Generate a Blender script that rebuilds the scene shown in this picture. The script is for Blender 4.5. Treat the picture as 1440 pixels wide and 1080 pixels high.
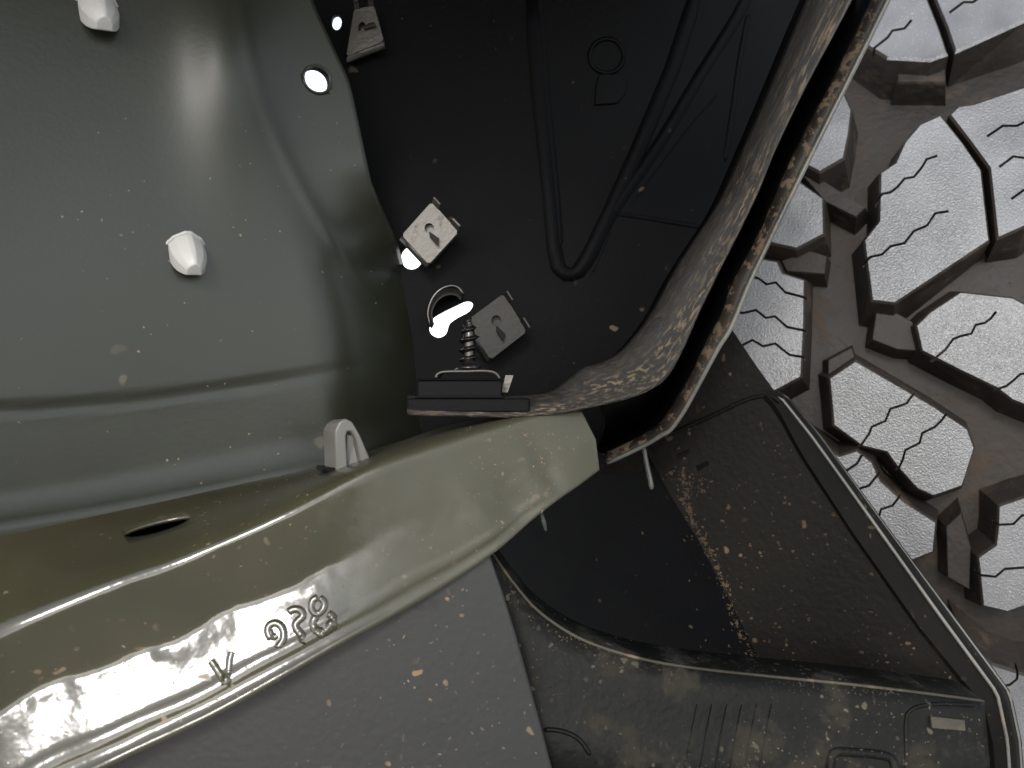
import bpy, bmesh, math, random
from mathutils import Vector, Matrix
from mathutils import noise as mnoise
from mathutils.bvhtree import BVHTree
from mathutils.geometry import tessellate_polygon

for o in list(bpy.data.objects):
    bpy.data.objects.remove(o)
S = bpy.context.scene
COL = S.collection
R = math.radians
random.seed(7)

# ------------------------------------------------------------------ camera
CAM_Z = 0.75
FPX = 1130.0                                   # focal length in photo pixels (1440 wide)
cd = bpy.data.cameras.new('camera')
cam = bpy.data.objects.new('camera', cd)
COL.objects.link(cam)
cam.location = (0, 0, CAM_Z)
cam.rotation_euler = (R(90), 0, 0)
cd.sensor_width = 36
cd.lens = 36 * FPX / 1440
cd.clip_start = 0.005
cd.clip_end = 3000
cd.dof.use_dof = True
cd.dof.focus_distance = 0.262
cd.dof.aperture_fstop = 17
S.camera = cam

# ------------------------------------------------------------------ daylight
SUN_TO = Vector((-0.16, -0.90, 0.41)).normalized()      # towards the sun: low behind the camera
w = bpy.data.worlds.new('World')
S.world = w
w.use_nodes = True
nt = w.node_tree
nt.nodes.clear()
out = nt.nodes.new('ShaderNodeOutputWorld')
bg = nt.nodes.new('ShaderNodeBackground')
sky = nt.nodes.new('ShaderNodeTexSky')
sky.sky_type = 'NISHITA'
sky.sun_disc = False
sky.sun_elevation = math.asin(SUN_TO.z)
sky.sun_rotation = math.atan2(SUN_TO.x, SUN_TO.y)
sky.air_density = 1.0
sky.dust_density = 0.6
hsv = nt.nodes.new('ShaderNodeHueSaturation')
hsv.inputs['Saturation'].default_value = 0.35
bg.inputs['Strength'].default_value = 0.15
nt.links.new(sky.outputs[0], hsv.inputs['Color'])
nt.links.new(hsv.outputs[0], bg.inputs['Color'])
nt.links.new(bg.outputs[0], out.inputs['Surface'])

ld = bpy.data.lights.new('sun', 'SUN')
ld.energy = 0.55
ld.angle = R(10)
ld.color = (1.0, 0.97, 0.93)
sun = bpy.data.objects.new('sun', ld)
COL.objects.link(sun)
sun.rotation_euler = SUN_TO.to_track_quat('Z', 'Y').to_euler()

vs = S.view_settings
vs.view_transform = 'Standard'
vs.look = 'None'
vs.exposure = 1.45
vs.gamma = 1.0
S.render.engine = 'CYCLES'
S.cycles.max_bounces = 5
S.cycles.diffuse_bounces = 3
S.cycles.glossy_bounces = 3

# ------------------------------------------------------------------ geometry helpers
def P(px, py, d):
    return Vector(((px - 720) / FPX * d, d, CAM_Z + (540 - py) / FPX * d))

def ray(px, py):
    return Vector(((px - 720) / FPX, 1.0, (540 - py) / FPX)).normalized()

EYE = Vector((0, 0, CAM_Z))

def plane3(p0, p1, p2):
    """depth function of the flat plane through three (px, py, depth) points"""
    a_, b_, c_ = (Matrix([(p[0], p[1], 1) for p in (p0, p1, p2)]).inverted() @ Vector((1 / p0[2], 1 / p1[2], 1 / p2[2])))
    return lambda x, y: 1.0 / (a_ * x + b_ * y + c_)

def empty(name, loc, label, cat, group=None):
    o = bpy.data.objects.new(name, None)
    o.empty_display_size = 0.01
    o.location = loc
    COL.objects.link(o)
    tag(o, label, cat, group)
    return o

def tag(o, label, cat, group=None):
    o['label'] = label
    o['category'] = cat
    if group:
        o['group'] = group
    return o

def mk(name, verts, faces, mat, parent=None, smooth=False, origin=None, fix=True):
    """one mesh object from world-space verts"""
    if parent is not None:
        org = Vector((0, 0, 0))
        p = parent
        while p is not None:
            org += p.location
            p = p.parent
    else:
        org = Vector(origin) if origin is not None else Vector((0, 0, 0))
    me = bpy.data.meshes.new(name)
    me.from_pydata([tuple(Vector(v) - org) for v in verts], [], [tuple(f) for f in faces])
    if fix:
        bm = bmesh.new(); bm.from_mesh(me)
        bmesh.ops.remove_doubles(bm, verts=bm.verts, dist=1e-6)
        bmesh.ops.recalc_face_normals(bm, faces=bm.faces)
        bm.to_mesh(me); bm.free()
    if smooth:
        for f in me.polygons:
            f.use_smooth = True
    me.materials.append(mat)
    o = bpy.data.objects.new(name, me)
    if parent is None:
        o.location = org
    else:
        o.parent = parent
    COL.objects.link(o)
    return o

def solid(o, t, off=-1.0):
    m = o.modifiers.new('thick', 'SOLIDIFY'); m.thickness = t; m.offset = off
    m.use_even_offset = True
    return o

def bevel(o, w_, seg=2, ang=35):
    m = o.modifiers.new('bevel', 'BEVEL'); m.width = w_; m.segments = seg
    m.limit_method = 'ANGLE'; m.angle_limit = R(ang)
    m.harden_normals = False
    return o

def shade_auto(o, ang=35):
    me = o.data
    bm = bmesh.new(); bm.from_mesh(me)
    for f in bm.faces: f.smooth = True
    for e in bm.edges:
        if len(e.link_faces) == 2 and e.calc_face_angle(0) > R(ang):
            e.smooth = False
    bm.to_mesh(me); bm.free()
    return o

def bake(o):
    """apply the modifiers of o to its mesh"""
    dg = bpy.context.evaluated_depsgraph_get()
    dg.update()
    me = bpy.data.meshes.new_from_object(o.evaluated_get(dg))
    old = o.data
    o.modifiers.clear()
    o.data = me
    me.name = o.name
    bpy.data.meshes.remove(old)
    return o

def cut(o, cutters):
    """real openings: subtract, then throw the cutters away"""
    for c in cutters:
        m = o.modifiers.new('cut', 'BOOLEAN'); m.operation = 'DIFFERENCE'
        m.solver = 'EXACT'; m.object = c
    bake(o)
    for c in cutters:
        me = c.data
        bpy.data.objects.remove(c); bpy.data.meshes.remove(me)
    return o

def catmull(pts, t):
    n = len(pts)
    x = max(0.0, min(0.99999, t)) * (n - 1)
    i = int(x); f = x - i
    p0 = pts[max(i - 1, 0)]; p1 = pts[i]; p2 = pts[min(i + 1, n - 1)]; p3 = pts[min(i + 2, n - 1)]
    r = []
    for a, b, c, d in zip(p0, p1, p2, p3):
        r.append(0.5 * ((2 * b) + (-a + c) * f + (2 * a - 5 * b + 4 * c - d) * f * f + (-a + 3 * b - 3 * c + d) * f ** 3))
    return r

def grid_faces(nu, nv):
    return [(i * nv + j, (i + 1) * nv + j, (i + 1) * nv + j + 1, i * nv + j + 1)
            for i in range(nu - 1) for j in range(nv - 1)]

def fill(poly2d, holes, fn):
    """triangulated sheet of a pixel polygon with holes; fn(px,py) -> world point"""
    loops = [poly2d] + list(holes)
    tris = tessellate_polygon([[Vector((p[0], p[1], 0)) for p in lp] for lp in loops])
    flat = [p for lp in loops for p in lp]
    return [fn(*p) for p in flat], [tuple(t) for t in tris]

def tube(name, pts, rad, mat, parent, seg=8, taper=True, smooth=True):
    pts = [Vector(p) for p in pts]
    V = []; F = []
    n = len(pts)
    up = Vector((0.21, -0.9, 0.37)).normalized()
    for i, p in enumerate(pts):
        t = (pts[min(i + 1, n - 1)] - pts[max(i - 1, 0)]).normalized()
        a = t.cross(up).normalized(); b = t.cross(a).normalized()
        r = rad[i] if isinstance(rad, (list, tuple)) else rad
        if taper and i in (0, n - 1) and n > 2: r *= 0.55
        for k in range(seg):
            q = 2 * math.pi * k / seg
            V.append(p + (a * math.cos(q) + b * math.sin(q)) * r)
    for i in range(n - 1):
        for k in range(seg):
            F.append((i * seg + k, i * seg + (k + 1) % seg, (i + 1) * seg + (k + 1) % seg, (i + 1) * seg + k))
    F.append(tuple(range(seg))[::-1]); F.append(tuple((n - 1) * seg + k for k in range(seg)))
    return mk(name, V, F, mat, parent, smooth)

def resample(pts, n):
    L = [0]
    for a, b in zip(pts, pts[1:]):
        L.append(L[-1] + math.dist(a, b))
    outp = []
    for k in range(n):
        s = L[-1] * k / (n - 1)
        i = 0
        while i < len(pts) - 2 and L[i + 1] < s: i += 1
        f = 0 if L[i + 1] == L[i] else (s - L[i]) / (L[i + 1] - L[i])
        outp.append(tuple(a + (b - a) * f for a, b in zip(pts[i], pts[i + 1])))
    return outp

def smooth_path(pts, n):
    return [tuple(catmull(pts, k / (n - 1))) for k in range(n)]

# ------------------------------------------------------------------ materials
def mat(name, col, rough=0.5, spec=0.5, dirt=(0.34, 0.25, 0.16), specks=0.0, speck_scale=260, stain=0.0,
        stain_col=None, stain_scale=25, bump=0.0, bump_scale=600, metal=0.0, coat=0.0, mottled=0.25,
        stretch=None, rough_var=0.15, stain_w=None, stain_amt=None, film=None):
    m = bpy.data.materials.new(name); m.use_nodes = True
    t = m.node_tree; N = t.nodes; Lk = t.links
    b = N['Principled BSDF']
    b.inputs['Roughness'].default_value = rough
    b.inputs['Specular IOR Level'].default_value = spec
    b.inputs['Metallic'].default_value = metal
    b.inputs['Coat Weight'].default_value = coat
    b.inputs['Coat Roughness'].default_value = 0.08
    tc = N.new('ShaderNodeTexCoord')
    mp = N.new('ShaderNodeMapping')
    Lk.new(tc.outputs['UV' if stretch else 'Object'], mp.inputs['Vector'])
    if stretch: mp.inputs['Scale'].default_value = stretch
    vec = mp.outputs['Vector']
    def noise(scale, detail=4, rgh=0.6):
        n = N.new('ShaderNodeTexNoise'); n.inputs['Scale'].default_value = scale
        n.inputs['Detail'].default_value = detail; n.inputs['Roughness'].default_value = rgh
        Lk.new(vec, n.inputs['Vector']); return n.outputs['Fac']
    def ramp(src, lo, hi):
        r = N.new('ShaderNodeMapRange'); r.interpolation_type = 'SMOOTHSTEP'
        r.inputs['From Min'].default_value = lo; r.inputs['From Max'].default_value = hi
        Lk.new(src, r.inputs['Value']); return r.outputs['Result']
    def mix(fac, a, bcol):
        x = N.new('ShaderNodeMix'); x.data_type = 'RGBA'
        if hasattr(fac, 'links'): Lk.new(fac, x.inputs['Factor'])
        else: x.inputs['Factor'].default_value = fac
        for s_, v in ((x.inputs['A'], a), (x.inputs['B'], bcol)):
            if hasattr(v, 'links'): Lk.new(v, s_)
            else: s_.default_value = (*v, 1)
        return x.outputs['Result']
    def math_(op, a, bv):
        x = N.new('ShaderNodeMath'); x.operation = op
        for s_, v in ((x.inputs[0], a), (x.inputs[1], bv)):
            if hasattr(v, 'links'): Lk.new(v, s_)
            else: s_.default_value = v
        return x.outputs[0]
    n1 = noise(26, 2)
    dark = tuple(c * (1 - mottled) for c in col); lite = tuple(min(1, c * (1 + mottled)) for c in col)
    c = mix(ramp(n1, 0.3, 0.7), dark, lite)
    rsum = None
    if stain > 0:
        lo = 0.62 - 0.25 * stain
        f = ramp(noise(stain_scale, 4, 0.68), lo, lo + stain_w if stain_w else 0.80 - 0.15 * stain)
        f = math_('MULTIPLY', f, stain_amt or min(1, 0.35 + stain * 0.6))
        if stretch:
            sx = N.new('ShaderNodeSeparateXYZ'); Lk.new(tc.outputs['UV'], sx.inputs[0])
            n2 = N.new('ShaderNodeTexNoise'); n2.inputs['Scale'].default_value = 7; Lk.new(tc.outputs['UV'], n2.inputs['Vector'])
            pos = math_('ADD', sx.outputs[0], math_('MULTIPLY', math_('SUBTRACT', n2.outputs['Fac'], 0.5), 1.6))
            f = math_('MULTIPLY', f, math_('ADD', math_('MULTIPLY', ramp(pos, 0.25, 0.95), 0.85), 0.15))
        c = mix(f, c, stain_col or dirt)
        rsum = f
    if film is not None:
        # dust film that has settled on one end of the part, with a ragged border
        sx = N.new('ShaderNodeSeparateXYZ'); Lk.new(vec, sx.inputs[0])
        wav = math_('MULTIPLY', noise(90, 3), 0.03)
        ff = ramp(math_('ADD', sx.outputs[0], wav), film[0] + 0.015, film[1] + 0.015)
        c = mix(math_('MULTIPLY', ff, 0.75), c, film[2])
        rsum = ff if rsum is None else math_('MAXIMUM', rsum, ff)
    if specks > 0:
        for sc, thr, dens in ((speck_scale, 0.28, 1 - specks), (speck_scale * 2.7, 0.30, 1 - specks * 0.8))[:2 if specks > 0.12 else 1]:
            wrp = N.new('ShaderNodeTexNoise'); wrp.inputs['Scale'].default_value = sc * 1.3; wrp.inputs['Detail'].default_value = 0
            Lk.new(vec, wrp.inputs['Vector'])
            vm = N.new('ShaderNodeVectorMath'); vm.operation = 'MULTIPLY_ADD'
            Lk.new(wrp.outputs['Color'], vm.inputs[0]); vm.inputs[1].default_value = (0.9 / sc,) * 3
            Lk.new(vec, vm.inputs[2])
            v = N.new('ShaderNodeTexVoronoi'); v.inputs['Scale'].default_value = sc
            Lk.new(vm.outputs[0], v.inputs['Vector'])
            near = ramp(v.outputs['Distance'], thr, thr * 0.6)
            sp = N.new('ShaderNodeSeparateColor'); Lk.new(v.outputs['Color'], sp.inputs[0])
            on = math_('GREATER_THAN', sp.outputs[0], dens)
            # dirt gathers in drifts
            dr = ramp(n1, 0.38, 0.6)
            f = math_('MULTIPLY', math_('MULTIPLY', near, on), dr)
            f = math_('MULTIPLY', f, sp.outputs[1])
            c = mix(f, c, dirt)
            rsum = f if rsum is None else math_('MAXIMUM', rsum, f)
    Lk.new(c, b.inputs['Base Color'])
    rv = N.new('ShaderNodeMapRange'); Lk.new(n1, rv.inputs['Value'])
    rv.inputs['To Min'].default_value = max(0.02, rough - rough_var); rv.inputs['To Max'].default_value = min(1, rough + rough_var)
    rr = rv.outputs['Result']
    if rsum is not None:
        rr = math_('ADD', rr, math_('MULTIPLY', rsum, 0.5))
    Lk.new(rr, b.inputs['Roughness'])
    if bump > 0:
        bp = N.new('ShaderNodeBump'); bp.inputs['Strength'].default_value = bump
        bp.inputs['Distance'].default_value = 0.0006
        h = noise(bump_scale, 1)
        if rsum is not None: h = math_('ADD', h, math_('MULTIPLY', rsum, 0.8))
        Lk.new(h, bp.inputs['Height']); Lk.new(bp.outputs[0], b.inputs['Normal'])
    return m

TAN = (0.20, 0.14, 0.085)
M = {}
M['skin'] = mat('painted_inner_skin', (0.0160, 0.0168, 0.0100), 0.36, 0.45, (0.12, 0.10, 0.07), specks=0.06, speck_scale=120, bump=0.05, bump_scale=700, mottled=0.10, rough_var=0.06)
M['lip'] = mat('warm_tinted_lip_paint', (0.040, 0.036, 0.021), 0.11, 0.6, TAN, specks=0.22, speck_scale=230, bump=0.07, bump_scale=420, mottled=0.15, rough_var=0.03, film=(0.018, 0.05, (0.036, 0.034, 0.0175)))  # same green paint as the skin; warm ground reflection put into the colour
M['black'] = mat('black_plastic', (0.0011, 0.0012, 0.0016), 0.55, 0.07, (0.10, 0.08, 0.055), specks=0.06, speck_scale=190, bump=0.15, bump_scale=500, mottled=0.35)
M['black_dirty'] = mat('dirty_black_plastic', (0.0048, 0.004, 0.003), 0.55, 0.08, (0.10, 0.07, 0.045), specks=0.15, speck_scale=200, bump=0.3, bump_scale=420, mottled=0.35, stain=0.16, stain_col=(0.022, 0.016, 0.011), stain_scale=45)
M['cover_dirty'] = mat('dusty_black_cover', (0.0045, 0.0045, 0.0038), 0.5, 0.12, (0.10, 0.085, 0.062), specks=0.4, speck_scale=330, bump=0.3, bump_scale=420, mottled=0.4, stain=0.5, stain_col=(0.03, 0.027, 0.02), stain_scale=55, stain_w=0.14, stain_amt=0.75)
M['grey_panel'] = mat('grey_panel', (0.0125, 0.0122, 0.0118), 0.5, 0.35, TAN, specks=0.16, speck_scale=260, bump=0.12, bump_scale=500, mottled=0.12, stain=0.2, stain_col=(0.03, 0.027, 0.024), stain_scale=60)
M['flange'] = mat('muddy_flange', (0.019, 0.0175, 0.015), 0.38, 0.4, (0.2, 0.145, 0.09), bump=0.6, bump_scale=60, mottled=0.4, stain=0.50, stain_scale=5, stretch=(5, 10, 1), stain_w=0.1, stain_amt=0.85)
M['rim'] = mat('muddy_rim', (0.018, 0.014, 0.01), 0.55, 0.3, TAN, bump=0.4, bump_scale=300, mottled=0.3, stain=0.45, stain_scale=260, stain_col=(0.11, 0.08, 0.052), stain_w=0.08, stain_amt=0.9)
M['edge'] = mat('scuffed_plastic_edge', (0.095, 0.094, 0.082), 0.4, 0.5, TAN, bump=0.2, mottled=0.35, stain=0.3, stain_scale=120)
M['gloss_black'] = mat('satin_black_plastic', (0.0022, 0.0022, 0.0028), 0.3, 0.06, TAN, bump=0.05, mottled=0.2)
M['white'] = mat('white_nylon', (0.4, 0.39, 0.37), 0.42, 0.5, (0.25, 0.22, 0.18), bump=0.08, mottled=0.05, stain=0.1, stain_col=(0.3, 0.27, 0.23), stain_scale=120)
M['grey_nylon'] = mat('grey_nylon', (0.100, 0.095, 0.084), 0.40, 0.5, (0.15, 0.13, 0.1), bump=0.08, mottled=0.08, stain=0.15, stain_col=(0.15, 0.13, 0.11), stain_scale=140)
M['zinc'] = mat('dull_zinc', (0.075, 0.07, 0.063), 0.38, 0.5, (0.10, 0.08, 0.06), bump=0.15, metal=0.6, mottled=0.2, stain=0.3, stain_scale=150)
M['zinc_dull'] = mat('tarnished_zinc', (0.014, 0.0133, 0.0115), 0.5, 0.4, (0.10, 0.08, 0.06), bump=0.15, metal=0.4, mottled=0.3, stain=0.3, stain_scale=150)
M['screw'] = mat('black_oxide_steel', (0.06, 0.055, 0.052), 0.25, 0.5, TAN, metal=0.9, mottled=0.2)
M['tread'] = mat('dusty_sheen_tread_rubber', (0.125, 0.126, 0.13), 0.33, 0.65, (0.42, 0.42, 0.42), specks=0.4, speck_scale=900, bump=0.6, bump_scale=1300, mottled=0.25, rough_var=0.08)  # grey dust; paler colour and white specks also paint sheen and sparkle
M['wall'] = mat('muddy_shaded_groove_rubber', (0.0185, 0.0143, 0.0115), 0.6, 0.3, TAN, bump=0.6, bump_scale=300, mottled=0.35, stain=0.36, stain_col=(0.07, 0.048, 0.032), stain_scale=55, stain_w=0.2)  # mud brown, base darkened for groove shade, paler patches for lit facets
M['mud'] = mat('dried_mud', (0.052, 0.037, 0.023), 0.9, 0.1, TAN, mottled=0.5)
M['mud_light'] = mat('pale_dried_mud', (0.19, 0.14, 0.09), 0.9, 0.1, TAN, mottled=0.5)
M['rim_dust'] = mat('dusty_cover_rim', (0.042, 0.038, 0.028), 0.6, 0.2, TAN, bump=0.3, mottled=0.5, stain=0.4, stain_scale=110)
M['concrete'] = mat('concrete', (0.36, 0.345, 0.32), 0.8, 0.3, TAN, mottled=0.12)

# ------------------------------------------------------------------ ground below the vehicle
g = mk('ground', [(-400, -400, 0), (400, -400, 0), (400, 400, 0), (-400, 400, 0)], [(0, 1, 2, 3)], M['concrete'])
g['kind'] = 'structure'

# ------------------------------------------------------------------ fender: inner skin and rolled lip
fender = empty('fender', P(300, 900, 0.2), 'dark green fender panel seen from inside, with rolled lip tinted olive for reflected ground light', 'fender')
# J, H, M, E : junction with the skin, top edge, middle of the face, lower edge
SEC = [
    ((-120, 760, .2025), (-120, 935, .180), (-120, 1060, .1830), (-120, 1230, .1735)),
    ((0, 741, .214), (0, 885, .191), (0, 1000, .1935), (20, 1145, .1845)),
    ((117, 722, .2255), (150, 818, .199), (150, 930, .2015), (170, 1070, .1935)),
    ((225, 702, .236), (270, 772, .205), (290, 880, .2075), (320, 998, .2000)),
    ((334, 680, .2465), (400, 712, .210), (430, 810, .2125), (470, 912, .2082)),
    ((451, 655, .258), (510, 655, .216), (550, 750, .2182), (590, 845, .2178)),
    ((560, 622, .268), (600, 622, .222), (650, 710, .2238), (690, 780, .2240)),
    ((650, 594, .272), (690, 596, .228), (730, 670, .2292), (765, 718, .2294)),
    ((740, 578, .276), (760, 577, .234), (800, 630, .2348), (815, 682, .2350)),
    ((790, 571, .280), (815, 573, .238), (838, 618, .2386), (843, 661, .2388)),
]
NU = 220
prof = []
for k in range(13): prof.append(('s', k / 12))
lipV = []
def lip_profile(u):
    secs = [[c for p in s for c in p] for s in SEC]
    v = catmull(secs, u)
    J, H, Mm, E = [Vector(P(*v[i * 3:i * 3 + 3])) for i in range(4)]
    # waves added so the sun reflection's border wanders along the lip
    Mm = Mm + (E - H).normalized() * (0.0010 * math.sin(u * 31) + 0.0005 * math.sin(u * 63 + 1)) * min(1, (1 - u) * 2)
    pts = []
    r = 0.19
    J2 = J + (J - H) * 0.18
    a = H.lerp(J, r); b = H.lerp(Mm, r * 0.9)
    pts.append(J2)
    for k in range(6): pts.append(J.lerp(a, k / 5))
    for k in range(1, 9):                      # rounded shoulder
        t = k / 9
        pts.append(a * (1 - t) ** 2 + H * 2 * t * (1 - t) + b * t * t)
    face_n = (E - Mm).cross(Vector(P(*catmull([[c for p in s for c in p] for s in SEC], min(1, u + .02))[6:9])) - Mm)
    if face_n.length > 0: face_n.normalize()
    if face_n.y > 0: face_n = -face_n
    for k in range(0, 25):                     # upper face upright, lower face flared to mirror the sun, hem bead near the edge
        t = k / 24
        q = b.lerp(Mm, min(1.0, t / 0.42)) if t < 0.42 else Mm.lerp(E, (t - 0.42) / 0.58)
        hem = 0.0
        if t > 0.80 and u < 0.82:
            hem = 0.55 * (0.0011 * math.exp(-((t - 0.83) / 0.028) ** 2) - 0.0010 * math.exp(-((t - 0.91) / 0.035) ** 2) + 0.0007 * math.exp(-((t - 1.0) / 0.03) ** 2)) * min(1, (0.82 - u) * 8)
        # dents in the crumpled end of the lip
        dent = 0.0
        if u > 0.55:
            dent = -0.0016 * math.exp(-(((u - 0.74) / 0.03) ** 2 + ((t - 0.75) / 0.3) ** 2)) + 0.0010 * math.exp(-(((u - 0.68) / 0.025) ** 2 + ((t - 0.6) / 0.35) ** 2)) - 0.0012 * math.exp(-(((u - 0.83) / 0.02) ** 2 + ((t - 0.55) / 0.3) ** 2))
        rough_ = 0.00022 * mnoise.noise(q * 330) * math.exp(-((t - 0.46) / 0.11) ** 2) + 0.00010 * mnoise.noise(q * 140)
        pts.append(q + face_n * (hem + dent + rough_))
    back = Vector((0, 1, 0.12)).normalized()
    pts.append(E + back * 0.004 - Vector((0, 0, 0.0006)))
    pts.append(E + back * 0.012)
    return pts
for i in range(NU):
    row = lip_profile(i / (NU - 1))
    lipV += row
NV = len(row)
lip = mk('rolled_lip', lipV, grid_faces(NU, NV), M['lip'], fender, smooth=True, fix=False)
lip['label'] = 'green painted rolled lip, olive tinted for ground reflection, with muddy specks and stamped marks'
lip_bvh = BVHTree.FromPolygons(lipV, grid_faces(NU, NV))
def on(bvh, px, py):
    p, n, i, d = bvh.ray_cast(EYE, ray(px, py))
    if p is None: return None, None
    if n.dot(ray(px, py)) > 0: n = -n
    return p, n

def prism(pts, direction, d0, d1):
    """closed prism along direction from a ring of world points"""
    n = len(pts); D = Vector(direction).normalized()
    V = [p + D * d0 for p in pts] + [p + D * d1 for p in pts]
    F = [tuple(range(n))[::-1], tuple(range(n, 2 * n))] + [(k, (k + 1) % n, n + (k + 1) % n, n + k) for k in range(n)]
    return V, F

solid(lip, 0.0010, 1.0)
c0, n0 = on(lip_bvh, 222, 741)
ax = (on(lip_bvh, 268, 728)[0] - c0); by = n0.cross(ax).normalized() * 0.0032
ring = [c0 + ax * math.cos(2 * math.pi * k / 20) + by * math.sin(2 * math.pi * k / 20) for k in range(20)]
V, F = prism(ring, n0, -0.02, 0.02)
lip = cut(lip, [mk('cutter', V, F, M['lip'])])
for f in lip.data.polygons: f.use_smooth = True

# black sheet added under the shelf so the oval hole looks dark
V = []
for i in range(40):
    v = catmull([[c for p in s_ for c in p] for s_ in SEC], i / 39)
    J, H = P(*v[0:3]), P(*v[3:6])
    V += [J + Vector((0, 0.006, 0.0)), J + Vector((0, 0.002, -0.016)), H + Vector((0, 0.004, -0.016)), H + Vector((0, 0.0035, -0.006))]
solid(mk('dark_backing', V, grid_faces(40, 4), M['black'], fender, smooth=True, fix=False), 0.0008)

# inner skin
def dJ(px): return 0.214 + 0.000098 * px
Redge = [(425, -90), (440, 0), (462, 50), (490, 112), (506, 180), (522, 255), (540, 298), (560, 345), (577, 410), (588, 480), (594, 560), (596, 620)]
def Rx(py):
    k_ = [i for i in range(len(Redge) - 1) if Redge[i][1] <= py <= Redge[i + 1][1]]
    if k_:
        i = k_[0]; f_ = (py - Redge[i][1]) / (Redge[i + 1][1] - Redge[i][1])
        return catmull(Redge, (i + f_) / (len(Redge) - 1))[0]
    for a, b in zip(Redge, Redge[1:]):
        if a[1] <= py <= b[1]:
            return a[0] + (b[0] - a[0]) * (py - a[1]) / (b[1] - a[1])
    return Redge[-1][0]
Jl = [(-500, 830), (-120, 760), (0, 741), (117, 722), (225, 702), (334, 680), (451, 655), (560, 622), (650, 594)]
def Jy(px):
    for a, b in zip(Jl, Jl[1:]):
        if a[0] <= px <= b[0]:
            return a[1] + (b[1] - a[1]) * (px - a[0]) / (b[0] - a[0])
    return Jl[-1][1]
def Ky(px): return 577 - 0.045 * px - 0.00016 * px * px      # horizontal crease
def ridge_x(py): return 338 + 0.10 * py + 0.00085 * py * py
skinV = []
SU, SV = 150, 110
for i in range(SU):
    s = i / (SU - 1)
    for j in range(SV):
        t = j / (SV - 1)
        py = -90 + t * 850
        px = -420 + s * (Rx(min(py, 620)) + 420)
        jy = Jy(px)
        py = -90 + t * (jy + 22 + 90)
        px = -420 + s * (Rx(min(py, 620)) + 420)
        d = dJ(px)
        d += 0.004 * max(0, (560 - py) / 600)              # leans away towards the top
        # shallow bulge added to mirror the sun as a pale patch
        d -= 0.0066 * math.exp(-(((px - 330) / 62) ** 2 + ((py - 75) / 150) ** 2))
        # crease: panel below it is set back a little
        e = py - Ky(px)
        fade = max(0.0, min(1, (540 - px) / 200))
        d += fade * (0.0006 / (1 + math.exp(-e / 5.0))) + fade * 0.0008 * math.exp(-(e / 5) ** 2)
        # curved feature line
        r = px - ridge_x(py)
        d += 0.0020 / (1 + math.exp(-r / 16.0)) - 0.0006 * math.exp(-(r / 9) ** 2)
        # soft waviness of pressed steel
        d += 0.00022 * math.sin(px * 0.013 + py * 0.007) + 0.00015 * math.sin(py * 0.016 - px * 0.005)
        # turns away towards the liner, shaped so the edge falls dark
        w_ = min(1.0, max(0.0, (px - Rx(min(py, 620)) + 150) / 150)) * min(1.0, max(0.0, (py - 210) / 170))
        d += 0.034 * w_ ** 2.2
        # cove into the shelf
        c = min(1.0, max(0.0, 1 - (jy - py) / 50))
        d -= 0.0028 * c * c
        skinV.append(P(px, py, d))
skinF = grid_faces(SU, SV)
skin = mk('inner_skin', skinV, skinF, M['skin'], fender, smooth=True, fix=False)
skin_bvh = BVHTree.FromPolygons(skinV, skinF)
def circ(px, py, r, n=24, sq=1.0):
    return [(px + r * math.cos(2 * math.pi * k / n), py + r * sq * math.sin(2 * math.pi * k / n)) for k in range(n)]
solid(skin, 0.0012, 1.0)
hp, hn = on(skin_bvh, 446, 112)
a = hn.cross(Vector((0, 0, 1))).normalized(); b = hn.cross(a).normalized()
ring = [hp + (a * math.cos(2 * math.pi * k / 24) * 0.0044 + b * math.sin(2 * math.pi * k / 24) * 0.0043) for k in range(24)]
V, F = prism(ring, hn, -0.02, 0.02)
skin = cut(skin, [mk('cutter', V, F, M['skin'])])
for f in skin.data.polygons: f.use_smooth = True
# turned rim of the hole
cen = sum(ring, Vector()) / 24
tube('hole_rim', [cen + (p - cen) * 1.04 + hn * 0.0002 for p in ring + ring[:2]], 0.00045, M['skin'], skin, 6, taper=False)
mk('hole_sleeve', [p * 1.0 for p in ring] + [cen + (p - cen) * 0.96 - hn * 0.0032 for p in ring], [(k, (k + 1) % 24, 24 + (k + 1) % 24, 24 + k) for k in range(24)], M['black'], skin, smooth=True)

# unseen roof sheet added to block the overhead sky from the panel
V = []
for i in range(12):
    for j in range(6):
        x = -0.42 + 0.50 * i / 11; y = 0.025 + 0.33 * j / 5
        V.append(Vector((x, y, 0.945 - 0.02 * (j / 5) ** 2 + 0.01 * math.sin(i * 0.6))))
solid(mk('sky_blocker', V, grid_faces(12, 6), M['skin'], fender, smooth=True, fix=False), 0.0015)

# stamped characters on the lip face
def mark(name, pix, r):
    pts = []
    for (x, y) in smooth_path(pix, 26):
        p, n = on(lip_bvh, x, y)
        if p is not None: pts.append(p - n * r * 2.25)
    if len(pts) > 3: tube(name, pts, r * 3.0, M['lip'], lip, 14)
mark('stamped_stroke', [(296, 928), (304, 940), (312, 952), (318, 962)], 0.00050)
mark('stamped_stroke', [(318, 962), (321, 945), (323, 928), (326, 916)], 0.00050)
mark('stamped_nine', [(383, 900), (377, 890), (378, 880), (388, 876), (397, 883), (399, 896), (394, 906), (389, 912)], 0.00055)
mark('stamped_nine', [(379, 886), (384, 896), (390, 893)], 0.00045)
mark('stamped_seven', [(404, 862), (412, 857), (422, 858), (426, 866), (416, 876), (417, 884), (424, 893), (428, 905)], 0.00055)
mark('stamped_eight', [(448, 840), (456, 846), (455, 856), (446, 864), (438, 856), (440, 844), (448, 840)], 0.00050)
mark('stamped_eight', [(446, 864), (440, 876), (446, 888), (458, 890), (467, 880), (468, 868), (460, 862)], 0.00055)

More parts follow.
